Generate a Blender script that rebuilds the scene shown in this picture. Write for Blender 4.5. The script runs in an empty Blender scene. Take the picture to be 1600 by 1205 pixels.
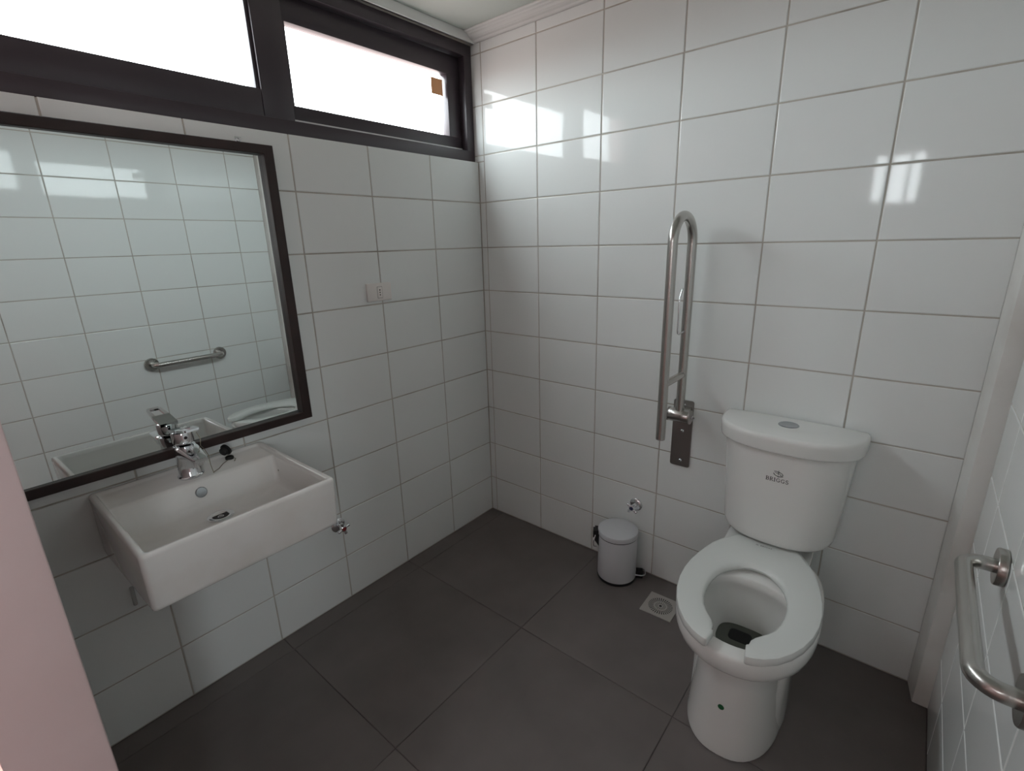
import bpy, bmesh, math, random
from mathutils import Vector, Matrix
random.seed(7)
PI = math.pi
scene = bpy.context.scene
COL = scene.collection

# ---------------------------------------------------------------- camera
cam_d = bpy.data.cameras.new('camera')
cam_d.sensor_width = 36.0
cam_d.lens = 766.19 / 1600 * 36.0
cam_d.clip_start = 0.01
cam = bpy.data.objects.new('camera', cam_d)
COL.objects.link(cam)
R_ = Vector((0.7722019, 0.6348753, -0.0252500))
U_ = Vector((-0.1598034, 0.2325254, 0.9593721))
F_ = Vector((-0.6149529, 0.7367939, -0.2810118))
m = Matrix.Identity(4)
for i in range(3):
    m[i][0], m[i][1], m[i][2] = R_[i], U_[i], -F_[i]
m.translation = (1.66805, -1.80134, 1.43074)
cam.matrix_world = m
scene.camera = cam

# ---------------------------------------------------------------- world, daylight portals, exposure
world = bpy.data.worlds.new('overcast_sky')
scene.world = world
world.use_nodes = True
nt = world.node_tree
nt.nodes.clear()
wo = nt.nodes.new('ShaderNodeOutputWorld')
bg = nt.nodes.new('ShaderNodeBackground')
tc = nt.nodes.new('ShaderNodeTexCoord')
sx = nt.nodes.new('ShaderNodeSeparateXYZ')
rp = nt.nodes.new('ShaderNodeValToRGB')
mr = nt.nodes.new('ShaderNodeMapRange')
mr.inputs[1].default_value = -0.25
mr.inputs[2].default_value = 0.75
nt.links.new(tc.outputs['Generated'], sx.inputs[0])
nt.links.new(sx.outputs[2], mr.inputs[0])
nt.links.new(mr.outputs[0], rp.inputs[0])
e = rp.color_ramp.elements
e[0].position = 0.20; e[0].color = (0.30, 0.25, 0.24, 1)
e[1].position = 0.30; e[1].color = (0.91, 0.97, 1.0, 1)
nt.links.new(rp.outputs[0], bg.inputs[0])
bg.inputs[1].default_value = 17.0
nt.links.new(bg.outputs[0], wo.inputs[0])

def portal(name, loc, rot, sx_, sy_):
    d = bpy.data.lights.new(name, 'AREA')
    d.shape = 'RECTANGLE'; d.size = sx_; d.size_y = sy_
    d.cycles.is_portal = True
    o = bpy.data.objects.new(name, d); COL.objects.link(o)
    o.location = loc; o.rotation_euler = rot
portal('window_portal', (-0.125, -0.87, 2.02), (0, -PI/2, 0), 0.52, 1.80)
portal('hall_portal', (3.06, -2.60, 1.65), (0, PI/2, 0), 0.9, 0.3)

vs = scene.view_settings
vs.view_transform = 'Standard'; vs.look = 'None'; vs.gamma = 1.0; vs.use_curve_mapping = False
vs.exposure = 0.10

# ---------------------------------------------------------------- materials
def mat(name, color, rough=0.5, metal=0.0, noise=None, bump=None, spec=None, rand=0.0, coat=0.0):
    """noise=(scale, other_color, lo, hi); bump=(scale, strength, distance)"""
    M = bpy.data.materials.new(name); M.use_nodes = True
    t = M.node_tree; b = t.nodes['Principled BSDF']
    b.inputs['Base Color'].default_value = (*color, 1)
    b.inputs['Roughness'].default_value = rough
    b.inputs['Metallic'].default_value = metal
    if spec is not None: b.inputs['Specular IOR Level'].default_value = spec
    if coat: b.inputs['Coat Weight'].default_value = coat; b.inputs['Coat Roughness'].default_value = 0.05
    co = t.nodes.new('ShaderNodeTexCoord')
    out = None
    if noise:
        n = t.nodes.new('ShaderNodeTexNoise'); n.inputs['Scale'].default_value = noise[0]; n.inputs['Detail'].default_value = 6
        t.links.new(co.outputs['Object'], n.inputs['Vector'])
        r = t.nodes.new('ShaderNodeValToRGB')
        r.color_ramp.elements[0].position = noise[2]; r.color_ramp.elements[0].color = (*color, 1)
        r.color_ramp.elements[1].position = noise[3]; r.color_ramp.elements[1].color = (*noise[1], 1)
        t.links.new(n.outputs['Fac'], r.inputs['Fac'])
        out = r.outputs['Color']
    if rand:
        oi = t.nodes.new('ShaderNodeObjectInfo'); mp = t.nodes.new('ShaderNodeMapRange')
        mp.inputs[3].default_value = 1 - rand; mp.inputs[4].default_value = 1 + rand
        t.links.new(oi.outputs['Random'], mp.inputs[0])
        hs = t.nodes.new('ShaderNodeHueSaturation')
        hs.inputs['Color'].default_value = (*color, 1)
        t.links.new(mp.outputs[0], hs.inputs['Value'])
        if out is not None: t.links.new(out, hs.inputs['Color'])
        out = hs.outputs['Color']
    if out is not None: t.links.new(out, b.inputs['Base Color'])
    if bump:
        n = t.nodes.new('ShaderNodeTexNoise'); n.inputs['Scale'].default_value = bump[0]; n.inputs['Detail'].default_value = 3
        t.links.new(co.outputs['Object'], n.inputs['Vector'])
        bp = t.nodes.new('ShaderNodeBump'); bp.inputs['Strength'].default_value = bump[1]; bp.inputs['Distance'].default_value = bump[2]
        t.links.new(n.outputs['Fac'], bp.inputs['Height']); t.links.new(bp.outputs['Normal'], b.inputs['Normal'])
    return M

TILE = mat('white_glazed_tile', (0.79, 0.815, 0.80), 0.05, bump=(13, 0.11, 0.001), rand=0.012, spec=0.30)
CEIL = mat('pale_ceiling_paint', (0.56, 0.61, 0.57), 0.8, bump=(60, 0.06, 0.003))
GROUT = mat('beige_grout', (0.50, 0.47, 0.42), 0.9, noise=(6, (0.26, 0.235, 0.20), 0.5, 0.8))
FLOORT = mat('dark_floor_tile', (0.140, 0.122, 0.114), 0.58, noise=(5, (0.178, 0.155, 0.147), 0.3, 0.7), bump=(220, 0.12, 0.002), rand=0.05)
FGROUT = mat('dark_floor_grout', (0.045, 0.039, 0.036), 0.95, noise=(3.0, (0.15, 0.135, 0.126), 0.44, 0.60))
PLASTER = mat('white_plaster', (0.72, 0.73, 0.71), 0.75, bump=(60, 0.08, 0.003))
PINK = mat('pinkish_wall_paint', (0.66, 0.52, 0.51), 0.55, noise=(4, (0.61, 0.47, 0.455), 0.35, 0.7), bump=(24, 0.12, 0.004))
POSTP = mat('white_gloss_paint', (0.70, 0.69, 0.66), 0.35, noise=(6, (0.60, 0.575, 0.54), 0.45, 0.75), bump=(22, 0.12, 0.004))
HALLF = mat('terracotta_hall_floor', (0.42, 0.27, 0.23), 0.6, noise=(7, (0.36, 0.23, 0.2), 0.3, 0.7))
ALU = mat('dark_brown_window_profile', (0.050, 0.040, 0.048), 0.30, bump=(150, 0.03, 0.001))
SEAL = mat('white_sealing_strip', (0.75, 0.75, 0.75), 0.5)
WENGE = mat('dark_wenge_wood', (0.017, 0.007, 0.006), 0.45, noise=(18, (0.028, 0.012, 0.010), 0.35, 0.7), bump=(90, 0.05, 0.001))
PORC = mat('white_porcelain', (0.77, 0.77, 0.745), 0.06, bump=(5, 0.03, 0.01), coat=0.3)
BASINM = mat('white_basin_ceramic', (0.78, 0.77, 0.745), 0.10, noise=(7, (0.71, 0.685, 0.64), 0.5, 0.8), bump=(6, 0.02, 0.01), coat=0.2)
SEATM = mat('white_seat_plastic', (0.73, 0.75, 0.725), 0.22)
STEEL = mat('brushed_stainless_steel', (0.50, 0.485, 0.46), 0.27, 1.0, bump=(260, 0.05, 0.0006))
PLATE = mat('dull_steel_plate', (0.36, 0.345, 0.33), 0.38, 1.0, bump=(300, 0.08, 0.0006))
BUTTON = mat('satin_chrome', (0.42, 0.44, 0.46), 0.22, 1.0)
CHROME = mat('polished_chrome', (0.80, 0.81, 0.83), 0.06, 1.0)
BLACK = mat('black_plastic', (0.008, 0.008, 0.009), 0.4)
RUBBER = mat('black_rubber', (0.006, 0.006, 0.006), 0.6)
BINW = mat('white_enamelled_metal', (0.60, 0.61, 0.63), 0.28, coat=0.2)
OUTLETM = mat('ivory_outlet_plastic', (0.78, 0.745, 0.71), 0.35)
DRAINM = mat('grey_plastic_grate', (0.44, 0.42, 0.39), 0.45)
DARK = mat('dark_drain_inside', (0.004, 0.004, 0.004), 0.6)
INK = mat('black_print', (0.012, 0.012, 0.014), 0.5)
GREEN = mat('green_sticker', (0.008, 0.10, 0.03), 0.4)
REDP = mat('red_plastic_cap', (0.20, 0.008, 0.012), 0.35)
BLUEP = mat('blue_plastic_cap', (0.006, 0.012, 0.06), 0.35)
WIRE = mat('thin_steel_wire', (0.32, 0.28, 0.22), 0.4, 1.0)
STAIN = mat('grey_mortar', (0.20, 0.185, 0.165), 0.95, noise=(40, (0.09, 0.08, 0.07), 0.4, 0.7), bump=(80, 0.4, 0.003))

def shader_mat(name, build):
    M = bpy.data.materials.new(name); M.use_nodes = True
    t = M.node_tree; t.nodes.clear()
    o = t.nodes.new('ShaderNodeOutputMaterial')
    t.links.new(build(t), o.inputs['Surface'])
    return M
def glass_nodes(t):
    fr = t.nodes.new('ShaderNodeFresnel'); ge = t.nodes.new('ShaderNodeNewGeometry'); io = t.nodes.new('ShaderNodeMapRange')
    io.inputs[3].default_value = 1.5; io.inputs[4].default_value = 1/1.5      # thin pane: no total reflection at the far face
    t.links.new(ge.outputs['Backfacing'], io.inputs[0]); t.links.new(io.outputs[0], fr.inputs[0])
    tr = t.nodes.new('ShaderNodeBsdfTransparent'); tr.inputs[0].default_value = (0.96, 0.97, 0.97, 1)
    gl = t.nodes.new('ShaderNodeBsdfGlossy'); gl.inputs['Roughness'].default_value = 0.02
    mx = t.nodes.new('ShaderNodeMixShader')
    t.links.new(fr.outputs[0], mx.inputs[0]); t.links.new(tr.outputs[0], mx.inputs[1]); t.links.new(gl.outputs[0], mx.inputs[2])
    return mx.outputs[0]
GLASS = shader_mat('window_glass', glass_nodes)
def mirror_nodes(t):
    gl = t.nodes.new('ShaderNodeBsdfGlossy'); gl.inputs['Roughness'].default_value = 0.0
    gl.inputs[0].default_value = (0.80, 0.845, 0.835, 1)
    return gl.outputs[0]
MIRROR = shader_mat('mirror_glass', mirror_nodes)
def sticker_nodes(t):
    a = t.nodes.new('ShaderNodeBsdfTranslucent'); a.inputs[0].default_value = (0.125, 0.082, 0.052, 1)
    b = t.nodes.new('ShaderNodeBsdfDiffuse'); b.inputs[0].default_value = (0.35, 0.24, 0.15, 1)
    ad = t.nodes.new('ShaderNodeAddShader')
    t.links.new(a.outputs[0], ad.inputs[0]); t.links.new(b.outputs[0], ad.inputs[1])
    return ad.outputs[0]
KRAFT = shader_mat('brown_paper', sticker_nodes)
def water_nodes(t):
    d = t.nodes.new('ShaderNodeBsdfPrincipled')
    d.inputs['Base Color'].default_value = (0.11, 0.115, 0.10, 1); d.inputs['Roughness'].default_value = 0.02
    return d.outputs[0]
WATER = shader_mat('still_water', water_nodes)

# ---------------------------------------------------------------- helpers
WM = {}                       # world matrices of the parents
def put(o, parent=None):
    COL.objects.link(o)
    if parent is not None: o.parent = parent
    return o
def empty(name, loc, label=None, cat=None, group=None, kind=None):
    o = bpy.data.objects.new(name, None); COL.objects.link(o)
    o.location = loc; o.empty_display_size = 0.05
    WM[o.name] = Vector(loc)
    tag(o, label, cat, group, kind)
    return o
def tag(o, label=None, cat=None, group=None, kind=None):
    if label: o['label'] = label
    if cat: o['category'] = cat
    if group: o['group'] = group
    if kind: o['kind'] = kind
    return o
class MB:
    def __init__(s): s.v = []; s.f = []
    def add(s, v, f):
        n = len(s.v); s.v += [Vector(p) for p in v]; s.f += [[i + n for i in q] for q in f]; return s
    def box(s, lo, hi, bev=0.0, seg=2):
        bm = bmesh.new(); bmesh.ops.create_cube(bm, size=1.0)
        for v in bm.verts:
            v.co = Vector([(lo[i] + hi[i]) / 2 + v.co[i] * (hi[i] - lo[i]) for i in range(3)])
        if bev: bmesh.ops.bevel(bm, geom=bm.edges[:], offset=bev, segments=seg, affect='EDGES', profile=0.5)
        bm.verts.index_update()
        s.add([v.co.copy() for v in bm.verts], [[v.index for v in f.verts] for f in bm.faces]); bm.free(); return s
    def loft(s, rings, c0=True, c1=True, closed=True):
        n = len(rings[0]); v = [p for r in rings for p in r]; f = []
        for k in range(len(rings) - 1):
            for i in range(n if closed else n - 1):
                j = (i + 1) % n
                f.append([k*n + i, k*n + j, (k+1)*n + j, (k+1)*n + i])
        if c0: f.append(list(range(n))[::-1])
        if c1: f.append([(len(rings)-1)*n + i for i in range(n)])
        return s.add(v, f)
    def tube(s, path, r, n=14, closed=False, caps=True):
        P = [Vector(p) for p in path]; N = len(P)
        rad = r if isinstance(r, (list, tuple)) else [r] * N
        T = []
        for i in range(N):
            a = P[i-1] if (i or closed) else P[i]; b = P[(i+1) % N] if (i < N-1 or closed) else P[i]
            T.append((b - a).normalized())
        ref = Vector((0, 0, 1)) if abs(T[0].z) < .9 else Vector((1, 0, 0))
        nrm = (ref - T[0] * ref.dot(T[0])).normalized(); rings = []
        for i in range(N):
            nrm = (nrm - T[i] * nrm.dot(T[i])).normalized(); bn = T[i].cross(nrm)
            rings.append([P[i] + (nrm * math.cos(2*PI*k/n) + bn * math.sin(2*PI*k/n)) * rad[i] for k in range(n)])
        if closed:
            rings.append(rings[0]); return s.loft(rings, False, False)
        return s.loft(rings, caps, caps)
    def lathe(s, prof, o, axis='Z', n=32, c0=True, c1=True, dirv=None):
        o = Vector(o)
        d = Vector(dirv).normalized() if dirv else Vector({'X': (1,0,0), 'Y': (0,1,0), 'Z': (0,0,1), '-X': (-1,0,0), '-Y': (0,-1,0)}[axis])
        ref = Vector((0, 0, 1)) if abs(d.z) < .9 else Vector((1, 0, 0))
        a = (ref - d * ref.dot(d)).normalized(); b = d.cross(a)
        return s.loft([[o + d*z + (a*math.cos(2*PI*k/n) + b*math.sin(2*PI*k/n))*r for k in range(n)] for r, z in prof], c0, c1)
    def build(s, name, material, parent=None, smooth=True, angle=38):
        org = WM[parent.name] if parent is not None and parent.name in WM else Vector((0, 0, 0))
        me = bpy.data.meshes.new(name)
        me.from_pydata([tuple(p - org) for p in s.v], [], s.f)
        bm = bmesh.new(); bm.from_mesh(me); bmesh.ops.recalc_face_normals(bm, faces=bm.faces[:]); bm.to_mesh(me); bm.free()
        me.materials.append(material)
        if smooth:
            me.polygons.foreach_set('use_smooth', [True] * len(me.polygons))
            me.set_sharp_from_angle(angle=math.radians(angle))
        me.update()
        o = put(bpy.data.objects.new(name, me), parent)
        WM[o.name] = org.copy() if parent is not None else Vector((0, 0, 0))
        return o
def arc(c, r, a0, a1, n, ax, ay):
    c, ax, ay = Vector(c), Vector(ax), Vector(ay)
    return [c + ax*(r*math.cos(a0 + (a1-a0)*i/n)) + ay*(r*math.sin(a0 + (a1-a0)*i/n)) for i in range(n + 1)]
def rrect(x0, x1, y0, y1, r, z, seg=6):
    out = []
    for cx, cy, a in ((x1-r, y1-r, 0), (x0+r, y1-r, PI/2), (x0+r, y0+r, PI), (x1-r, y0+r, 1.5*PI)):
        for k in range(seg + 1):
            t = a + PI/2*k/seg; out.append(Vector((cx + r*math.cos(t), cy + r*math.sin(t), z)))
    return out

# ================================================================ SETTING
XR, YF, ZC = 1.889, -1.768, 2.291        # right wall, front wall, ceiling
floor = MB().box((-0.25, -3.4, -0.12), (3.1, 0.2, -0.0025)).build('floor', FGROUT, smooth=False)
tag(floor, 'dark grey floor of large square tiles', 'floor', kind='structure')
wl = MB().box((-0.11, -1.90, -0.1), (-0.0018, 0.0, 1.783)).box((-0.11, -1.90, 2.2535), (0.0, 0.0, 2.45)).build('wall_left', GROUT, smooth=False)
tag(wl, 'white tiled wall with the high window, mirror and washbasin', 'wall', kind='structure')
wb = MB().box((-0.105, 0.0018, -0.1), (2.10, 0.2, 2.45)).build('wall_back', GROUT, smooth=False)
tag(wb, 'white tiled wall behind the toilet', 'wall', kind='structure')
wr = MB().box((XR + 0.0018, -1.88, -0.1), (2.10, 0.0018, 2.45)).build('wall_right', GROUT, smooth=False)
tag(wr, 'white tiled wall at the right carrying a grab bar', 'wall', kind='structure')
wf = MB().box((-0.105, -1.868, -0.1), (0.853, YF, 2.45), 0.004).box((0.8529, -1.868, 2.08), (XR + .001, YF, 2.45)).build('wall_front', PINK)
tag(wf, 'pinkish painted wall end beside the doorway at the left edge', 'wall', kind='structure')
ce = MB().box((-0.105, -1.88, ZC), (2.10, 0.19, 2.44)).build('ceiling', CEIL, smooth=False)
tag(ce, 'pale flat plaster ceiling', 'ceiling', kind='structure')
lin = MB().box((-0.012, -1.767, 2.2535), (0.006, -0.0005, ZC - 0.0005), 0.003).build('trim_3', PLASTER)
tag(lin, 'white plaster strip above the dark window frame', 'trim', kind='structure')
prof = [(0, 2.256), (-.010, 2.256), (-.014, 2.2585), (-.016, 2.263), (-.026, 2.2655), (-.034, 2.270), (-.040, 2.2765), (-.048, 2.2785), (-.052, 2.282), (-.064, 2.283), (-.067, 2.286), (-.067, 2.2905), (0, 2.2905)]
co = MB().loft([[Vector((x, y + 0.0, z)) for y, z in prof] for x in (0.0065, 1.892)]).build('trim_1', PLASTER, smooth=False)
tag(co, 'white moulded cornice along the top of the back wall', 'trim', kind='structure')
po = MB().loft([[Vector((x, y, z)) for x, y in ((1.837, .003), (1.8495, -.079), (1.8505, -.0825), (1.8535, -.084), (1.893, -.084), (1.893, .003))] for z in (0.0, 2.2555)]).build('trim_2', POSTP)
tag(po, 'white painted corner post beside the tiled back wall', 'trim', kind='structure')
# hall outside the doorway (only seen in reflections, lets daylight in at its open end)
hw = MB()
hw.box((-0.25, -3.45, -0.1), (3.1, -3.30, 1.66))
hw.box((-0.25, -3.45, 2.02), (3.1, -3.30, 2.62))
for a, b in ((-0.25, 1.22), (1.30, 1.33), (1.44, 1.46), (1.52, 2.02), (2.25, 3.1)): hw.box((a, -3.45, 1.66), (b, -3.30, 2.02))
tag(hw.build('wall_hall', PINK, smooth=False), 'painted wall of the hall with small high openings', 'wall', kind='structure')
tag(MB().box((-0.35, -3.45, -0.1), (-0.25, -1.85, 2.62)).build('wall_hall_end', PINK, smooth=False), 'closed end of the hall', 'wall', kind='structure')
he = MB().box((3.0, -3.3, -0.1), (3.1, -2.75, 2.5)).box((3.0, -2.45, -0.1), (3.1, -1.95, 2.5)).box((3.0, -2.75, -0.1), (3.1, -2.45, 1.2)).box((3.0, -2.75, 2.1), (3.1, -2.45, 2.5))
tag(he.build('wall_hall_far', PINK, smooth=False), 'hall end wall with an opening to daylight', 'wall', kind='structure')
tag(MB().box((-0.35, -3.45, 2.50), (3.1, -1.87, 2.62)).build('ceiling_hall', PLASTER, smooth=False), 'plain ceiling of the hall', 'ceiling', kind='structure')
tag(MB().box((1.895, -1.95, -0.1), (3.1, -1.86, 2.62)).build('wall_hall_side', PINK, smooth=False), 'hall side of the right wall', 'wall', kind='structure')
tag(MB().box((-0.25, -3.30, -0.0024), (3.1, -1.868, 0.0006)).build('floor_hall', HALLF, smooth=False), 'warm reddish floor of the hall', 'floor', kind='structure')

# ---- wall tiles: every tile is an object under its wall
J = 0.0042                                # joint
tile_cache = {}
def tile_mesh(w, h, d=0.008, b=0.0015, material=None):
    key = (round(w, 4), round(h, 4), material.name)
    if key in tile_cache: return tile_cache[key]
    x, z = w/2, h/2; v = []; f = []
    for (i, y) in ((b*1.6, 0.0), (b*0.5, b*0.35), (0.0, b*1.3), (0.0, d)):
        v += [(-x+i, y, -z+i), (x-i, y, -z+i), (x-i, y, z-i), (-x+i, y, z-i)]
    f.append([0, 1, 2, 3])
    for k in range(3):
        for i in range(4):
            j = (i+1) % 4; f.append([k*4+i, (k+1)*4+i, (k+1)*4+j, k*4+j])
    me = bpy.data.meshes.new('tile'); me.from_pydata(v, [], f)
    bm = bmesh.new(); bm.from_mesh(me); bmesh.ops.recalc_face_normals(bm, faces=bm.faces[:])
    bm.faces.ensure_lookup_table()
    if bm.faces[0].normal.y > 0:
        for q in bm.faces: q.normal_flip()
    bm.to_mesh(me); bm.free()
    me.materials.append(material); tile_cache[key] = me
    return me
def tiles(parent, place, hs, zs, rotz, tilt=0.0016):
    """hs, zs: lists of joint positions along the wall and up it; place(h, z) -> world point of the tile centre"""
    for a, b in zip(hs[:-1], hs[1:]):
        for c, d in zip(zs[:-1], zs[1:]):
            if b - a < 0.012 or d - c < 0.012: continue
            o = bpy.data.objects.new('tile', tile_mesh(b - a - J, d - c - J, material=TILE))
            put(o, parent)
            o.location = place((a+b)/2, (c+d)/2)
            o.rotation_euler = (random.uniform(-tilt, tilt), 0, rotz + random.uniform(-tilt, tilt))
P = 0.202; W = 0.30263
zrow = [0.0] + [0.1959 + P*k for k in range(12)]
# left wall: h = y
hy = [-1.768] + [-(0.2971 + W*k) for k in range(4, -1, -1)] + [0.0]
tiles(wl, lambda h, z: (0.0, h, z), hy, [z for z in zrow if z < 1.7] + [1.7865], PI/2)
# back wall: h = x
zb = [z for z in zrow if z < 2.24] + [2.2585]
hx = [0.0345, 0.3341] + [0.3341 + W*k for k in range(1, 5)] + [1.8395]
tiles(wb, lambda h, z: (h, 0.0, z), hx, zb, 0.0)
tiles(wb, lambda h, z: (h, 0.0, z), [0.0, 0.0345], [z for z in zrow if z < 1.7] + [1.786], 0.0)
tiles(wb, lambda h, z: (h, 0.0, z), [-0.024, 0.0345], [1.786, 1.8119, 2.0139, 2.2159, 2.2585], 0.0)
# right wall: h = -y so that the local x axis runs towards the door
zr = [0.0] + [0.1959 + P*k for k in range(12)]
zr = [z for z in zr if z < 2.27] + [ZC]
hr = [0.084, 0.2724] + [0.2724 + W*k for k in range(1, 6)] + [1.868]
tiles(wr, lambda h, z: (XR, -h, z), hr, zr, -PI/2)
# floor tiles
FJ = 0.0017
def ftile(x0, x1, y0, y1):
    me = tile_mesh(x1 - x0 - FJ, y1 - y0 - FJ, material=FLOORT)
    o = put(bpy.data.objects.new('tile', me), floor)
    o.location = ((x0+x1)/2, (y0+y1)/2, random.uniform(-0.0003, 0.0))
    o.rotation_euler = (-PI/2, 0, 0)      # local -y faces up
fx = [0.001, 0.08, 0.68, 1.28, 1.888]; fy = [-1.867, -1.80, -1.20, -0.60, -0.001]
for a, b in zip(fx[:-1], fx[1:]):
    for c, d in zip(fy[:-1], fy[1:]): ftile(a, b, c, d)

# ---- window
win = empty('window_1', (-0.06, -0.87, 1.79), 'long high window with a dark brown frame and bright panes', 'window', kind='structure')
YL = -1.766
fr = MB().box((-0.10, YL, 1.7868), (-0.020, -0.0015, 1.832), 0.002).box((-0.10, YL, 2.207), (-0.020, -0.0015, 2.2525), 0.002)
fr.box((-0.10, -0.046, 1.8315), (-0.020, -0.0015, 2.2075), 0.002).box((-0.10, YL, 1.8315), (-0.020, YL + 0.05, 2.2075), 0.002)
fr.build('outer_frame', ALU, win)
MB().box((-0.10, -0.953, 1.8325), (-0.030, -0.853, 2.2065), 0.002).build('mullion', ALU, win)
fs = MB().box((-0.095, -1.7155, 1.8325), (-0.032, -0.9535, 1.911), 0.002).box((-0.095, -1.7155, 2.188), (-0.032, -0.9535, 2.2065), 0.002)
fs.box((-0.095, -0.9640, 1.910), (-0.040, -0.9535, 2.189), 0.001).box((-0.095, -1.7155, 1.910), (-0.040, -1.70, 2.189), 0.001)
fs = fs.build('fixed_sash', ALU, win)
MB().box((-0.074, -1.702, 1.906), (-0.068, -0.960, 2.192)).build('pane', GLASS, fs, smooth=False)
sh = MB().box((-0.098, -0.8525, 1.8330), (-0.056, -0.0465, 1.888), 0.002).box((-0.098, -0.8525, 2.131), (-0.056, -0.0465, 2.2065), 0.002)
sh.box((-0.098, -0.119, 1.887), (-0.056, -0.0465, 2.132), 0.002).box((-0.098, -0.8525, 1.887), (-0.056, -0.832, 2.132), 0.002)
sh = sh.build('tilting_sash', ALU, win)
MB().box((-0.083, -0.835, 1.884), (-0.077, -0.116, 2.135)).build('pane', GLASS, sh, smooth=False)
MB().box((-0.0765, -0.194, 2.046), (-0.0758, -0.129, 2.109)).build('paper_sticker', KRAFT, sh, smooth=False)
MB().box((-0.0562, -0.850, 1.8385), (-0.0530, -0.047, 1.8440)).build('sealing_strip', SEAL, win, smooth=False)

# ================================================================ THINGS
# ---- wall mirror
mi = empty('wall_mirror', (0.0, -1.355, 0.84), 'large wall mirror in a thin dark wooden frame above the washbasin', 'mirror')
MY0, MY1, MZ0, MZ1, FW, FH = -1.7672, -0.974, 0.839, 1.738, 0.031, 0.027
def frame_piece(a, b, c, d):       # mitred bar: outer edge a-b, inner edge d-c in (y, z)
    rings = []
    for x, k in ((0.002, 0.0), (0.028, 0.0), (0.030, 0.06), (0.030, 0.94), (0.028, 1.0), (0.002, 1.0)):
        rings.append((x, k))
    m_ = MB()
    P0 = [Vector((x, a[0] + (d[0]-a[0])*k, a[1] + (d[1]-a[1])*k)) for x, k in rings]
    P1 = [Vector((x, b[0] + (c[0]-b[0])*k, b[1] + (c[1]-b[1])*k)) for x, k in rings]
    m_.loft([P0, P1]); m_.build('frame_piece', WENGE, mi)
o0, o1, o2, o3 = (MY0, MZ0), (MY1, MZ0), (MY1, MZ1), (MY0, MZ1)
i0, i1, i2, i3 = (MY0+FW, MZ0+FH), (MY1-FW, MZ0+FH), (MY1-FW, MZ1-FH), (MY0+FW, MZ1-FH)
frame_piece(o0, o1, i1, i0); frame_piece(o1, o2, i2, i1); frame_piece(o2, o3, i3, i2); frame_piece(o3, o0, i0, i3)
def gx(y): return 0.0135 - 0.015*(y + 1.35)
MB().loft([[Vector((gx(y) - t, y, z)) for t, z in ((0, MZ0 + .015), (0, MZ1 - .015), (.004, MZ1 - .015), (.004, MZ0 + .015))] for y in (MY0 + .015, MY1 - .015)]).build('mirror_glass', MIRROR, mi, smooth=False)
h = MB().box((0.0005, -1.073, 1.735), (0.004, -1.056, 1.756), 0.001).tube(arc((0.005, -1.0645, 1.7475), 0.005, 0, 2*PI, 12, (0, 1, 0), (0, 0, 1))[:-1], 0.0012, 8, closed=True)
h.build('hanger', CHROME, mi)

# ---- washbasin
ba = empty('washbasin', (0.0, -1.387, 0.60), 'white rectangular ceramic washbasin hung on the left wall under the mirror', 'washbasin')
BY0, BY1, BX, BZ = -1.622, -1.154, 0.464, 0.800
def br(x0, x1, iy, r, z0, z1=None, y0=BY0, y1=BY1):
    ring = rrect(x0, x1, y0 + iy, y1 - iy, r, z0)
    if z1 is not None:
        for p in ring: p.z = z0 + (z1 - z0) * (p.x - x0) / (x1 - x0)
    return ring
rings = [br(0.10, 0.36, 0.12, 0.03, 0.622), br(0.012, 0.440, 0.014, 0.009, 0.609, 0.6475), br(0.005, 0.448, 0.007, 0.010, 0.610, 0.6485), br(0.002, 0.4525, 0.003, 0.011, 0.615, 0.653),
         br(0.002, 0.4545, 0.0015, 0.011, 0.625, 0.662), br(0.002, BX - .003, 0.0005, 0.012, 0.735), br(0.002, BX, 0.0, 0.012, 0.790), br(0.0025, BX-.001, 0.0008, 0.012, 0.7955), br(0.004, BX - .004, 0.003, 0.011, 0.7988), br(0.007, BX - .007, 0.006, 0.010, BZ),
         br(0.012, BX-.012, 0.012, 0.010, BZ), br(0.015, BX-.015, 0.015, 0.010, 0.7985), br(0.017, BX - .017, 0.017, 0.010, 0.794),
         br(0.022, BX - .018, 0.018, 0.010, 0.7885), br(0.116, BX - .0185, 0.0185, 0.010, 0.787), br(0.122, BX-.0185, 0.019, 0.010, 0.785), br(0.127, BX-.019, 0.0195, 0.011, 0.778),
         br(0.145, BX - .022, 0.023, 0.014, 0.722), br(0.150, BX - .026, 0.027, 0.016, 0.708), br(0.160, BX - .036, 0.038, 0.02, 0.7005), br(0.20, BX - .09, 0.10, 0.03, 0.697), br(0.205, 0.265, 0.20, 0.028, 0.694)]
MB().loft(rings).build('basin_body', BASINM, ba, angle=50)
d = MB().lathe([(0.0345, 0.0), (0.0345, 0.003), (0.032, 0.0042), (0.0225, 0.0036), (0.021, 0.002), (0.021, 0.0005)], (0.214, -1.381, 0.6945), n=36).build('drain_ring', CHROME, ba)
MB().lathe([(0.0213, 0.0), (0.0213, 0.001), (0.010, 0.0012), (0.006, -.001)], (0.214, -1.381, 0.6948), n=28).build('drain_hole', DARK, ba)
MB().lathe([(0.0055, 0.0), (0.0055, 0.0022), (0.004, 0.0025)], (0.214, -1.381, 0.6952), n=16).build('drain_bridge', PLATE, ba)
MB().lathe([(0.0155, 0.0), (0.0155, 0.004), (0.0135, 0.006), (0.003, 0.0065)], (0.1355, -1.395, 0.752), n=28, dirv=(0.95, 0, 0.30)).build('overflow_cover', BUTTON, ba)
MB().tube([(0.222, -1.383, 0.64), (0.222, -1.383, 0.575)] + arc((0.192, -1.383, 0.575), 0.03, 0, -PI/2, 6, (1, 0, 0), (0, 0, 1))[1:] + [(0.14, -1.378, 0.54), (0.06, -1.366, 0.505), (0.002, -1.36, 0.49)], 0.016, 12).build('waste_pipe', mat('white_waste_pipe', (0.6, 0.6, 0.58), 0.4), ba)
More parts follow.
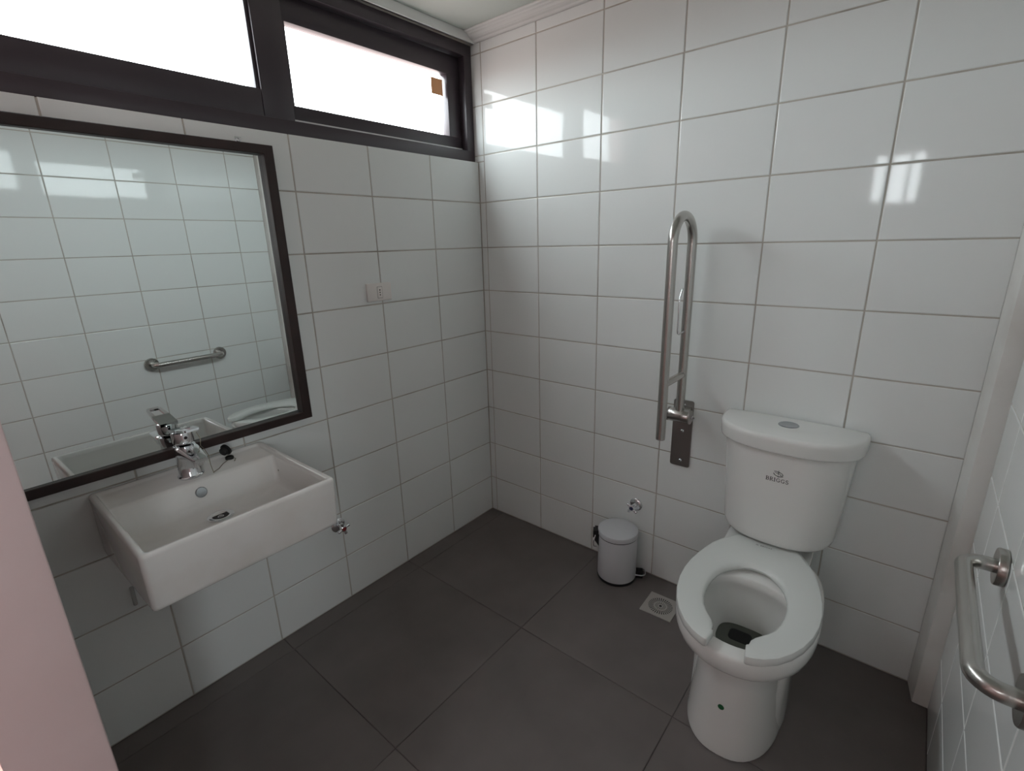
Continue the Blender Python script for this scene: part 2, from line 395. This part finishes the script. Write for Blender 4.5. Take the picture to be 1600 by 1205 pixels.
MB().tube([(0.0003, -1.36, 0.425), (0.0012, -1.36, 0.425), (0.002, -1.36, 0.425)], [0.062, 0.058, 0.040], 22).build('mortar_patch', STAIN, ba)
for y, z, r in ((-1.175, 0.742, .0032), (-1.1735, 0.733, .0024)):
    MB().lathe([(r, 0.0), (r*.8, .0006)], (0.155 if r > .003 else .149, y - .002, z), n=9, dirv=(0, -1, .1)).build('rust_spot', STAIN, ba)
mb_ = MB().tube([(0.0005, -1.586, 0.478), (0.012, -1.588, 0.47), (0.016, -1.589, 0.455), (0.016, -1.589, 0.428)], 0.0055, 10)
mb_.build('overflow_hose_end', mat('clear_plastic_hose', (0.45, 0.46, 0.45), 0.15), ba)
MB().tube([(0.016, -1.589, 0.4285), (0.016, -1.589, 0.4265)], 0.0045, 10).build('hose_hole', DARK, ba)

# ---- faucet
FX, FY, FZ = 0.075, -1.394, 0.7884
fa = empty('faucet', (FX, FY, FZ), 'polished chrome single lever mixer tap on the washbasin ledge', 'tap')
MB().lathe([(0.0345, 0), (0.0345, 0.004), (0.031, 0.006), (0.0295, 0.008), (0.0285, 0.05), (0.0285, 0.085), (0.028, 0.098), (0.024, 0.1)], (FX, FY, FZ), n=36).build('tap_body', CHROME, fa)
sp = []
for dx, hw_, z0, z1 in ((-.018, .020, .060, .100), (.0, .0285, .058, .104), (.03, .0285, .064, .102), (.06, .026, .072, .097), (.09, .0225, .076, .092), (.115, .020, .076, .089), (.124, .016, .078, .087)):
    zc, hz = (z0+z1)/2, (z1-z0)/2; ring = []
    for k in range(20):
        t = 2*PI*k/20; c, s_ = math.cos(t), math.sin(t)
        ring.append(Vector((FX+dx, FY + hw_*math.copysign(abs(c)**.55, c), FZ + zc + hz*math.copysign(abs(s_)**.55, s_))))
    sp.append(ring)
MB().loft(sp).build('spout', CHROME, fa)
MB().lathe([(0.010, 0), (0.011, 0.002), (0.011, 0.012)], (FX + .108, FY, FZ + 0.066), n=20).build('aerator', CHROME, fa)
hd = MB().lathe([(0.0255, 0.0), (0.0270, 0.002), (0.0275, 0.006), (0.0275, 0.030), (0.026, 0.034), (0.020, 0.036)], (FX, FY, FZ + 0.106), n=36).build('lever_base', CHROME, fa)
MB().lathe([(0.0045, 0), (0.0045, 0.0012), (0.003, 0.0015)], (FX + .0268, FY, FZ + 0.126), axis='X', n=14).build('index_button', mat('dark_index', (0.02, 0.008, 0.008), .3), hd)
tl = math.radians(11)
def lv(u, w, t):                    # along lever, across, up
    return Vector((FX + u*math.cos(tl) - t*math.sin(tl), FY + w, FZ + 0.1445 + u*math.sin(tl) + t*math.cos(tl)))
def lbox(u0, u1, w, t0, t1, taper=1.0):
    r0 = [lv(u0, -w, t0), lv(u0, w, t0), lv(u0, w, t1), lv(u0, -w, t1)]; r1 = [lv(u1, -w*taper, t0), lv(u1, w*taper, t0), lv(u1, w*taper, t1), lv(u1, -w*taper, t1)]
    return [r0, r1]
le = MB().loft(lbox(-.026, .028, .0235, -.004, .006)).loft(lbox(.026, .040, .0235, -.002, .006)).loft(lbox(.090, .104, .019, -.001, .005, .8))
for s_ in (-1, 1):
    le.loft([[lv(.036, s_*.0235, -.002), lv(.036, s_*.013, -.002), lv(.036, s_*.013, .006), lv(.036, s_*.0235, .006)], [lv(.095, s_*.0195, -.001), lv(.095, s_*.012, -.001), lv(.095, s_*.012, .005), lv(.095, s_*.0195, .005)]])
le.build('lever', CHROME, fa)

# ---- plug on a wire
pl = empty('basin_plug', (0.034, -1.277, 0.7885), 'small black rubber plug lying on the washbasin ledge, wired to the tap', 'plug')
MB().lathe([(0.010, 0.0), (0.0125, 0.002), (0.014, 0.012), (0.0185, 0.014), (0.0185, 0.020), (0.016, 0.021)], (0.032, -1.288, 0.8105), n=24, dirv=(-.35, 0.86, .25)).build('stopper', RUBBER, pl)
MB().lathe([(0.0125, 0.0), (0.0125, 0.006), (0.0105, 0.008)], (0.046, -1.274, 0.7895), n=18).build('stopper_foot', RUBBER, pl)
wp = [(0.10, -1.364, 0.922), (0.115, -1.362, 0.905), (0.118, -1.366, 0.885), (0.112, -1.356, 0.868), (0.12, -1.352, 0.850), (0.118, -1.351, 0.82), (0.121, -1.348, 0.7915), (0.110, -1.343, 0.7897), (0.098, -1.325, 0.7900), (0.070, -1.303, 0.7900), (0.052, -1.279, 0.790), (0.050, -1.268, 0.793), (0.062, -1.262, 0.7903), (0.078, -1.272, 0.7900)]
MB().tube(wp, 0.0011, 8).build('chain', WIRE, pl)

# ---- power outlet
po_ = empty('power_outlet', (0.0, -0.617, 1.253), 'ivory wall socket with one three-hole insert right of the mirror', 'socket')
MB().box((0.0004, -0.674, 1.2185), (0.009, -0.559, 1.2885), 0.003, 3).build('cover_plate', OUTLETM, po_)
MB().box((0.0085, -0.6275, 1.2295), (0.0092, -0.6035, 1.2745)).build('insert_gap', DARK, po_, smooth=False)
ins = MB().box((0.008, -0.6265, 1.2305), (0.0103, -0.6045, 1.2735), 0.0008).build('socket_insert', OUTLETM, po_)
for k, (z, hh) in enumerate(((1.2615, .0030), (1.252, .0026), (1.2425, .0026))):
    MB().lathe([(hh, 0.0), (hh, 0.0004)], (0.0102, -0.6155, z), axis='X', n=10).build('pin_hole', DARK, ins)

# ---- stop valves
def stop_valve(name, o, d, a0, rr, cap, label):
    d = Vector(d); o = Vector(o)
    up = Vector((0, 0, 1)); side = up.cross(d)
    t = empty(name, o, label, 'valve', 'angle valves on the tiled walls')
    MB().lathe([(rr, 0.0006), (rr, 0.002), (rr*.95, 0.004), (rr*.70, 0.008), (rr*.42, 0.010)], o, dirv=d, n=30).build('escutcheon', CHROME, t)
    MB().lathe([(0.0085, 0.008), (0.0085, 0.030), (0.011, 0.031), (0.011, 0.036)], o, dirv=d, n=18).build('stem', CHROME, t)
    hm = MB().lathe([(0.010, 0.034), (0.0125, 0.037), (0.0125, 0.046), (0.010, 0.048)], o, dirv=d, n=20)
    for k in range(4):
        a = a0 + k*PI/2; dr = up*math.sin(a) + side*math.cos(a); c = o + d*0.0415
        hm.tube([c + dr*0.006, c + dr*0.014, c + dr*0.020, c + dr*0.025, c + dr*0.028], [0.0060, 0.0058, 0.0072, 0.0072, 0.004], 12)
    hm = hm.build('cross_handle', CHROME, t)
    MB().lathe([(0.0078, 0.0475), (0.0078, 0.0492), (0.006, 0.050)], o, dirv=d, n=18).build('index_cap', cap, hm)
stop_valve('stop_valve', (0.0, -0.921, 0.353), (1, 0, 0), 0.30, 0.030, REDP, 'chrome stop valve with red cap on the wall beneath the washbasin right end')
stop_valve('stop_valve', (0.853, 0.0, 0.318), (0, -1, 0), 0.95, 0.029, BLUEP, 'chrome stop valve with blue cap on the back wall above the pedal bin')

# ---- fold-up support rail
fo = empty('folding_support_rail', (1.031, 0.0, 0.69), 'brushed steel fold-up support rail standing upright left of the toilet', 'support rail')
pm = MB().loft([[Vector((p.x, y, p.y)) for p in rrect(0.9905, 1.0675, 0.555, 0.830, 0.008, 0.0, 4)] for y in (-0.0006, -0.0052, -0.006)])
pm = pm.build('mounting_plate', PLATE, fo)
for z in (0.812, 0.705, 0.580):
    MB().lathe([(0.0062, 0), (0.0062, 0.002), (0.0035, 0.0042)], (1.0305 if z > .8 else 1.031, -0.0058, z), axis='-Y', n=16).build('screw', CHROME, pm)
RX, RT = 1.034, 0.016
yb, yf, ztop = -0.058, -0.228, 1.498
rc = (yb - yf)/2
path = [(RX, yb, 0.79), (RX, yb, 1.0), (RX, yb, 1.2), (RX, yb, ztop - rc - .004)]
path += [tuple(p) for p in arc((RX, (yb+yf)/2, ztop - rc), rc, 0, PI, 20, (0, 1, 0), (0, 0, 1))]
path += [(RX, yf, 1.2), (RX, yf, 0.95), (RX, yf, 0.748)]
MB().tube(path, RT, 22).build('rail_tube', STEEL, fo)
MB().lathe([(0.0158, 0), (0.0158, 0.0025), (0.013, 0.003)], (RX, yf, 0.7475), n=22, dirv=(0, 0, -1)).build('end_cap', PLATE, fo)
MB().tube([(RX, yb - .008, 0.946), (RX, yf + .008, 0.946)], 0.0125, 18).build('cross_bar', STEEL, fo)
hg = MB().lathe([(0.0245, 0), (0.0255, 0.002), (0.0255, 0.074), (0.0245, 0.076)], (RX - .038, yb, 0.785), axis='X', n=32).box((1.006, yb, 0.762), (1.062, -0.005, 0.808), 0.002).build('hinge_barrel', STEEL, fo)
for x in (RX - .0435, RX + .0385):
    MB().lathe([(0.0262, 0.0), (0.0262, 0.005)], (x, yb, 0.785), axis='X', n=32).build('hinge_cheek', PLATE, fo)
MB().lathe([(0.007, 0), (0.007, 0.005), (0.0035, 0.0055), (0.0035, 0.014), (0.002, 0.015)], (RX + .0435, yb, 0.785), axis='X', n=16).build('hinge_bolt', CHROME, fo)
hp = [(RX, yb - .012, 1.108), (RX, yb - .04, 1.107), (RX, yb - .066, 1.106), (RX, yb - .075, 1.110), (RX, yb - .078, 1.120), (RX, yb - .078, 1.17), (RX, yb - .080, 1.222), (RX, yb - .076, 1.234), (RX, yb - .056, 1.262)]
MB().tube(hp, 0.0033, 10).build('paper_holder_hook', CHROME, fo)

# ---- pedal bin
bi = empty('pedal_bin', (0.82, -0.094, 0.0), 'small white pedal bin with black base standing against the back wall', 'bin')
BC = Vector((0.82, -0.096, 0.0)); BR = 0.083
bax = Vector((math.cos(.50), math.sin(.50), 0)); bsd = Vector((-bax.y, bax.x, 0))
MB().lathe([(BR*.93, 0.001), (BR+.0012, 0.002), (BR+.0016, 0.006), (BR+.0010, 0.011), (BR*.95, 0.012)], BC, n=48).build('base_ring', BLACK, bi)
MB().lathe([(BR*.96, 0.0115), (BR-.001, 0.0125), (BR, 0.016), (BR, 0.205), (BR-.001, 0.207), (BR - .004, 0.208)], BC, n=48).build('bin_body', BINW, bi)
MB().lathe([(BR-.004, 0.2068), (BR+.0002, 0.2072), (BR+.0002, 0.2108), (BR-.004, 0.2112)], BC, n=40).build('lid_gap', BLACK, bi)
MB().lathe([(BR-.004, 0.2112), (BR+.0020, 0.2116), (BR+.0026, 0.2135), (BR+.0024, 0.2305), (BR+.0012, 0.2325), (BR - .003, 0.2338), (BR-.02, 0.2365), (BR-.05, 0.2395), (0.004, 0.2405)], BC, n=48).build('lid', BINW, bi)
def bp_(a, s_, z): return BC + bax*a + bsd*s_ + Vector((0, 0, z))
def obox(a0, a1, w, z0, z1, tz=0.0):
    return [[bp_(a0, -w, z0 + tz), bp_(a0, w, z0 + tz), bp_(a0, w, z1), bp_(a0, -w, z1)], [bp_(a1, -w, z0), bp_(a1, w, z0), bp_(a1, w, z1), bp_(a1, -w, z1)]]
hb = MB().loft(obox(-.099, -.079, .021, .150, .226, .03)).loft(obox(-.106, -.098, .016, .19, .222)).build('hinge_housing', BLACK, bi)
MB().tube([bp_(-.096, -.020, .205), bp_(-.100, -.030, .195), bp_(-.103, -.032, .175), bp_(-.101, -.028, .155), bp_(-.09, -.022, .150)], 0.0022, 8).build('carry_handle', CHROME, bi)
MB().loft(obox(.079, .112, .017, .006, .034)).build('pedal_housing', BLACK, bi)
MB().tube([bp_(.075, -.024, .026), bp_(.105, -.024, .025), bp_(.118, -.020, .026), bp_(.122, -.012, .027), bp_(.122, .012, .027), bp_(.118, .020, .026), bp_(.105, .024, .025), bp_(.075, .024, .026)], 0.0026, 8).build('pedal', CHROME, bi)

# ---- floor drain
dr = empty('floor_drain', (1.055, -0.168, 0.0), 'square grey plastic floor drain with radial slots left of the toilet', 'drain')
DC = Vector((1.055, -0.1675, 0)); HS = 0.0625; NS = 160; ZD = 0.0035
ang0 = math.radians(1.5)
def dpt(r, k, z):
    t = 2*PI*k/NS
    if r is None:
        c, s_ = math.cos(t), math.sin(t); q = HS/max(abs(c), abs(s_)); x, y = c*q, s_*q
    else: x, y = r*math.cos(t), r*math.sin(t)
    return DC + Vector((x*math.cos(ang0) - y*math.sin(ang0), x*math.sin(ang0) + y*math.cos(ang0), z))
radii = [0.0055, 0.0095, 0.0215, 0.0265, 0.0475, None]
g = MB()
for zz, flip in ((ZD, 0),):
    v = []; f = []
    for r in radii: v += [dpt(r, k, zz) for k in range(NS)]
    for q in range(len(radii) - 1):
        for k in range(NS):
            if q == 1 and k % 10 in (2, 3, 4): continue          # inner slots
            if q == 3 and k % 5 in (1, 2): continue               # outer slots
            j = (k+1) % NS; f.append([q*NS + k, q*NS + j, (q+1)*NS + j, (q+1)*NS + k])
    n0 = len(v); v += [dpt(None, k, 0.0002) for k in range(NS)]
    for k in range(NS):
        j = (k+1) % NS; f.append([5*NS + k, 5*NS + j, n0 + j, n0 + k])
    g.add(v, f)
g.build('grate', DRAINM, dr, smooth=False)
MB().box((DC.x - .055, DC.y - .055, 0.0002), (DC.x + .055, DC.y + .055, 0.0010)).build('drain_well', DARK, dr, smooth=False)

# ---- toilet
TX = 1.405
to = empty('toilet', (TX, -0.35, 0.0), 'white two-piece toilet with an open front seat against the back wall', 'toilet')
def se(hw_, dep, n_, z, yb_=-0.008, N=48, pw=2.6, rb=0.02):
    """D-shaped tank section: straight back with small corners, bowed front"""
    out = []
    for k in range(N + 1):
        t = PI + PI*k/N; c, s_ = math.cos(t), math.sin(t)
        x = hw_*math.copysign(abs(c)**(2/pw), c); y = -abs(s_)**(2/pw)*(dep - rb)
        out.append(Vector((TX + n_ + x, yb_ - rb + y, z)))
    for k in range(1, 5): out.append(Vector((TX + n_ + hw_ - rb*.25*(1-math.cos(PI/2*k/4)), yb_ - rb + rb*math.sin(PI/2*k/4), z)))
    for k in range(4): out.append(Vector((TX + n_ - hw_ + rb*.25*(1-math.sin(PI/2*k/4)), yb_ - rb + rb*math.cos(PI/2*k/4), z)))
    return out
tk = [se(.135, .150, 0, .449), se(.155, .170, 0, .4455), se(.164, .180, 0, .449), se(.170, .186, 0, .458), se(.1735, .188, 0, .475), se(.178, .188, 0, .54), se(.186, .186, 0, .65), se(.193, .183, 0, .75), se(.195, .182, 0, .782)]
tank = MB().loft(tk).build('tank', PORC, to, angle=60)
ld = [se(.203, .190, 0, .7765), se(.208, .193, 0, .7765), se(.2125, .1965, 0, .779), se(.2135, .1975, 0, .784), se(.2155, .1985, 0, .815), se(.2145, .1975, 0, .824), se(.211, .194, 0, .830), se(.205, .188, 0, .8325), se(.12, .12, 0, .8345, rb=.015)]
lid = MB().loft(ld).build('tank_lid', PORC, to, angle=60)
MB().lathe([(.0305, -.002), (.0305, .002), (.028, .0038), (.0265, .0035)], (1.402, -.080, .8335), n=36).build('button_ring', BUTTON, lid)
for s_ in (-1, 1):
    pts = [Vector((1.402 + s_*.0008, -.080 + y, 0)) for y in (-.021, .021)]
    rr_ = [[Vector((1.402 + s_*(.0012 + .0255*math.cos(-PI/2 + PI*k/16)), -.080 + .0255*math.sin(-PI/2 + PI*k/16), z)) for k in range(17)] for z in (.8335, .8368)]
    MB().loft(rr_).build('flush_button', BUTTON, lid)

RA = math.radians(3.0)
def bw(u, v, z):                     # bowl frame: u sideways, v away from the wall
    v_ = v - 0.13 + 0.017; z = z*1.0414
    return Vector((1.399 + u*math.cos(RA) + v_*math.sin(RA), -0.13 + u*math.sin(RA) - v_*math.cos(RA), z))
def br_(hw_, vc, fl, bl, z, pf=2.2, pb=2.6, N=56):
    out = []
    for k in range(N):
        t = 2*PI*k/N; c, s_ = math.cos(t), math.sin(t); p = pf if s_ >= 0 else pb
        out.append(bw(hw_*math.copysign(abs(c)**(2/p), c), vc + (fl if s_ >= 0 else bl)*math.copysign(abs(s_)**(2/p), s_), z))
    return out
bo = [br_(.122, .38, .232, .262, .0005, 2.4), br_(.133, .38, .240, .27, .003, 2.4), br_(.133, .38, .239, .27, .018, 2.4), br_(.128, .38, .232, .265, .06, 2.4), br_(.120, .385, .222, .26, .14, 2.4), br_(.114, .39, .213, .26, .21, 2.4), br_(.112, .395, .208, .265, .265, 2.4),
      br_(.118, .40, .212, .27, .288, 2.3), br_(.150, .41, .232, .275, .305, 2.2), br_(.173, .415, .248, .28, .322, 2.2), br_(.184, .42, .257, .285, .338, 2.2), br_(.188, .42, .262, .295, .356, 2.2), br_(.188, .42, .264, .30, .378, 2.2, 3.2), br_(.185, .42, .261, .298, .388, 2.2, 3.2), br_(.179, .42, .255, .29, .3925, 2.2, 3.2),
      br_(.143, .47, .170, .136, .3925, 2.1, 2.2), br_(.139, .47, .164, .131, .388, 2.1, 2.2), br_(.138, .47, .162, .130, .365, 2.1, 2.2), br_(.142, .468, .165, .133, .352, 2.1, 2.2),
      br_(.132, .46, .150, .122, .315, 2.1, 2.2), br_(.112, .445, .120, .103, .275, 2.2, 2.3), br_(.090, .425, .088, .078, .252, 2.6, 2.6), br_(.078, .412, .062, .060, .241, 3, 3), br_(.072, .408, .055, .053, .222, 3, 3), br_(.058, .408, .045, .043, .19, 3, 3)]
bowl = MB().loft(bo).build('bowl', PORC, to, angle=60)
# deck under the tank
dk = MB()
for pz in (0,):
    dk.loft([[bw(p.x, p.y, z) for p in rrect(-hw_, hw_, v0, v1, .03, 0)] for hw_, v0, v1, z in ((.100, .02, .225, .255), (.114, .012, .228, .31), (.126, .008, .230, .36), (.132, .004, .232, .392), (.130, .006, .228, .402), (.122, .012, .222, .4045))])
dk.build('tank_deck', PORC, to)
MB().tube([(1.40, -.095, .395), (1.40, -.095, .455)], .05, 24).build('tank_gasket', RUBBER, to)
tw = MB()
for s_ in (-1, 1):
    tw.loft([[bw(s_*(c_ + a*math.cos(2*PI*k/16)), .335 + b*math.sin(2*PI*k/16), z) for k in range(16)] for c_, a, b, z in ((.104, .030, .15, .001), (.104, .036, .16, .004), (.104, .036, .16, .04), (.108, .030, .15, .12), (.114, .025, .14, .19), (.122, .019, .13, .24), (.130, .016, .12, .275), (.138, .010, .10, .300))])
tw.build('trapway', PORC, to)
MB().loft([br_(.0765, .411, .0605, .0585, .234, 3, 3), br_(.03, .41, .03, .03, .2342, 2.2, 2.2)], False, True).build('water', WATER, to)
ho = [[bw(p.x, p.y, z) for p in rrect(-.042, .022, .378, .428, .014, 0)] for z in (.2343, .2349)]
MB().loft(ho).build('outlet_opening', DARK, to, smooth=False)
# open-front seat
vo = [(.692, .052), (.688, .066), (.678, .086), (.655, .114), (.62, .140), (.58, .160), (.53, .176), (.48, .1845), (.43, .186), (.38, .182), (.33, .173), (.285, .162), (.245, .150), (.21, .133), (.18, .116), (.158, .1035), (.146, .0965), (.1418, .0905), (.1412, .035), (.141, 0.0)]
vi = [(.640, .045), (.622, .046), (.606, .053), (.596, .060), (.578, .074), (.556, .087), (.525, .097), (.49, .102), (.455, .103), (.425, .1005), (.395, .094), (.37, .085), (.35, .073), (.335, .060), (.322, .047), (.314, .036), (.309, .027), (.306, .019), (.3045, .010), (.304, 0.0)]
half = list(zip(vo, vi))
stations = [((-o[1], o[0]), (-i[1], i[0])) for o, i in half] + [((o[1], o[0]), (i[1], i[0])) for o, i in half[-2::-1]]
ST0, ST1 = .3985, .4225
rings = []
for k, ((ou, ov), (iu, iv)) in enumerate(stations):
    sec = [(0.0, .004, 0), (0.0, .014, 0), (.006, .020, 0), (.022, .0238, 0), (.10, .0250, 0), (.5, .0250, 0), (.88, .0235, 0), (.96, .019, 0), (1.0, .012, 0), (.985, .004, 0), (.95, 0.0, 0), (.05, 0.0, 0)]
    rings.append([bw(ou + (iu-ou)*a, ov + (iv-ov)*a, ST0 + z) for a, z, _ in sec])
def shrink(r, f):
    c = sum(r, Vector())/len(r); return [c + (p - c)*f for p in r]
def pushed(r, d):
    return [p + d for p in r]
fwd = (bw(0, 1, 0) - bw(0, 0, 0)).normalized()
sid = (bw(1, 0, 0) - bw(0, 0, 0)).normalized()
d0 = (fwd*.25 + sid*.97)
d1 = (fwd*.25 - sid*.97)
rings = [pushed(shrink(rings[0], .80), d0*.0065), pushed(shrink(rings[0], .93), d0*.005)] + rings + [pushed(shrink(rings[-1], .93), d1*.005), pushed(shrink(rings[-1], .80), d1*.0065)]
seat = MB().loft(rings).build('seat', SEATM, to, angle=55)
for s_ in (-1, 1):
    MB().loft([[bw(s_*.070 + p.x, .138 + p.y, z) for p in rrect(-.016, .016, -.012, .012, .006, 0, 4)] for z in (.403, .418, .420)]).build('seat_hinge', SEATM, to)
for s_ in (-1, 1):
    MB().loft([[bw(s_*.150 + p.x, .43 + p.y, z) for p in rrect(-.006, .006, -.014, .014, .005, 0, 4)] for z in (.3915, .3995)]).build('seat_buffer', SEATM, to)
# green round sticker on the pedestal front
gs = []
for k in range(18): gs.append((.0085*math.cos(2*PI*k/18), .0085*math.sin(2*PI*k/18)))
def ped_front(x, z):                 # first hit of a ray towards the pedestal, from its rings
    best = None
    R0 = bo[4] if z < .19 else bo[5]
    for a, b in zip(R0, R0[1:] + R0[:1]):
        if (a.x - x)*(b.x - x) <= 0 and a.x != b.x:
            y = a.y + (b.y - a.y)*(x - a.x)/(b.x - a.x)
            if best is None or y < best: best = y
    return best
GC = (1.4185, .162)
MB().loft([[Vector((GC[0] + a, ped_front(GC[0] + a, .162) - dd, GC[1] + b)) for a, b in gs] for dd in (.0004, .0012)]).build('round_sticker', GREEN, to, smooth=False)

# ---- printed lettering (flat print), drawn with strokes
def thick(pl_, w):
    quads = []
    for (a, b) in zip(pl_[:-1], pl_[1:]):
        d_ = Vector((b[0]-a[0], b[1]-a[1])); L = d_.length
        if L < 1e-6: continue
        d_ /= L; n_ = Vector((-d_.y, d_.x))*w/2; A = Vector(a) - d_*w*.2; B = Vector(b) + d_*w*.2
        quads.append([A + n_, A - n_, B - n_, B + n_])
    return quads
def ell(cx, cy, rx, ry, a0, a1, n=12):
    return [(cx + rx*math.cos(math.radians(a0 + (a1-a0)*i/n)), cy + ry*math.sin(math.radians(a0 + (a1-a0)*i/n))) for i in range(n + 1)]
T1, T0 = .17, .07
GL = {
 'B': (.78, [([(.2, 0), (.2, 1)], T1), ([(.02, .035), (.4, .035)], T0), ([(.02, .965), (.4, .965)], T0), ([(.2, .53), (.42, .53)], T0), (ell(.40, .75, .24, .215, 90, -90), T1*.8), (ell(.42, .28, .28, .245, 90, -90), T1*.8)]),
 'R': (.86, [([(.2, 0), (.2, 1)], T1), ([(.02, .035), (.38, .035)], T0), ([(.02, .965), (.4, .965)], T0), ([(.2, .50), (.42, .50)], T0), (ell(.40, .73, .26, .235, 90, -90), T1*.8), ([(.42, .48), (.74, .04)], T1*.9), ([(.66, .035), (.90, .035)], T0)]),
 'I': (.42, [([(.2, 0), (.2, 1)], T1), ([(.02, .035), (.38, .035)], T0), ([(.02, .965), (.38, .965)], T0)]),
 'G': (.94, [(ell(.48, .5, .38, .44, 48, 300, 20), T1*.75), ([(.76, .86), (.78, .68)], T0), ([(.74, .06), (.74, .42)], T1*.85), ([(.55, .42), (.90, .42)], T0)]),
 'S': (.66, [(ell(.34, .73, .22, .22, 30, 270, 14), T1*.8), (ell(.34, .27, .25, .235, 90, -150, 14), T1*.8), ([(.56, .90), (.56, .74)], T0), ([(.09, .10), (.08, .28)], T0)]),
}
def word(s_, height, gap=.10):
    x = 0; q = []
    for ch in s_:
        w_, strokes = GL[ch]
        for pl_, t in strokes: q += [[Vector(((p.x + x)*height, p.y*height)) for p in k] for k in thick(pl_, t)]
        x += w_ + gap
    tot = (x - gap)*height
    return [[Vector((p.x - tot/2, p.y)) for p in k] for k in q]
def emblem(h_):
    q = []
    for pl_, t in (([(-.52, .78), (-.20, .80), (.12, .74), (.42, .60), (.54, .44), (.44, .33), (.20, .30)], .075), ([(-.40, .62), (-.12, .55), (.14, .50), (.30, .42)], .065),
                   ([(-.56, .52), (-.50, .36), (-.28, .22), (0, .15), (.30, .15), (.56, .24)], .085), ([(.0, .30), (.0, .98)], .055), ([(-.14, .66), (.14, .68)], .05), ([(-.05, .04), (.0, .14), (.10, .05)], .05)):
        q += [[Vector((p.x*h_, p.y*h_)) for p in k] for k in thick(pl_, t)]
    return q
def tank_front(x, z):
    a = [r for r in tk]
    lo = max([r for r in a if r[0].z <= z], key=lambda r: r[0].z); hi = min([r for r in a if r[0].z > z], key=lambda r: r[0].z)
    def hit(R0):
        best = 0
        for p, q_ in zip(R0, R0[1:] + R0[:1]):
            if (p.x - x)*(q_.x - x) <= 0 and p.x != q_.x: best = min(best, p.y + (q_.y - p.y)*(x - p.x)/(q_.x - p.x))
        return best
    t = (z - lo[0].z)/(hi[0].z - lo[0].z)
    return hit(lo)*(1 - t) + hit(hi)*t
LX, LZ = 1.4085, .6790
lg = MB()
for k in word('BRIGGS', .0128): lg.add([Vector((LX + p.x, tank_front(LX + p.x, LZ + p.y) - .0007, LZ + p.y)) for p in k], [[0, 1, 2, 3]])
lg.build('brand_lettering', INK, tank, smooth=False)
em = MB()
for k in emblem(.0245): em.add([Vector((LX + .002 + p.x, tank_front(LX + p.x, LZ + .0155 + p.y) - .0007, LZ + .0155 + p.y)) for p in k], [[0, 1, 2, 3]])
em.build('brand_emblem', INK, tank, smooth=False)
sm = MB()
for k in word('BRIGGS', .0068): sm.add([bw(p.x + .003, .186 - p.y, .4240) for p in k], [[0, 1, 2, 3]])
for k in emblem(.008): sm.add([bw(p.x - .024, .187 - p.y, .4240) for p in k], [[0, 1, 2, 3]])
sm.build('seat_lettering', mat('grey_print', (.10, .10, .10), .5), seat, smooth=False)

# ---- grab bar on the right wall
gb = empty('grab_bar', (XR, -0.718, 0.772), 'short horizontal brushed steel grab bar on the right wall', 'grab bar')
GX, GZ, y1_, y2_ = 1.8235, 0.772, -0.524, -0.912
rb_ = .035
path = [(XR - .004, y1_, GZ), (GX + rb_ + .006, y1_, GZ)] + [tuple(p) for p in arc((GX + rb_, y1_ - rb_, GZ), rb_, PI/2, PI, 10, (1, 0, 0), (0, 1, 0))] + [tuple((GX, y, GZ)) for y in (-.70, -.78, -.86)]
path += [tuple(p) for p in arc((GX + rb_, y2_ + rb_, GZ), rb_, PI, 1.5*PI, 10, (1, 0, 0), (0, 1, 0))] + [(GX + rb_ + .006, y2_, GZ), (XR - .004, y2_, GZ)]
MB().tube(path, .0148, 22).build('rail_tube', STEEL, gb)
for y in (y1_, y2_):
    MB().lathe([(.037, .0006), (.0385, .002), (.0385, .014), (.037, .0165), (.017, .017)], (XR, y, GZ), axis='-X', n=40).build('flange_cover', STEEL, gb)
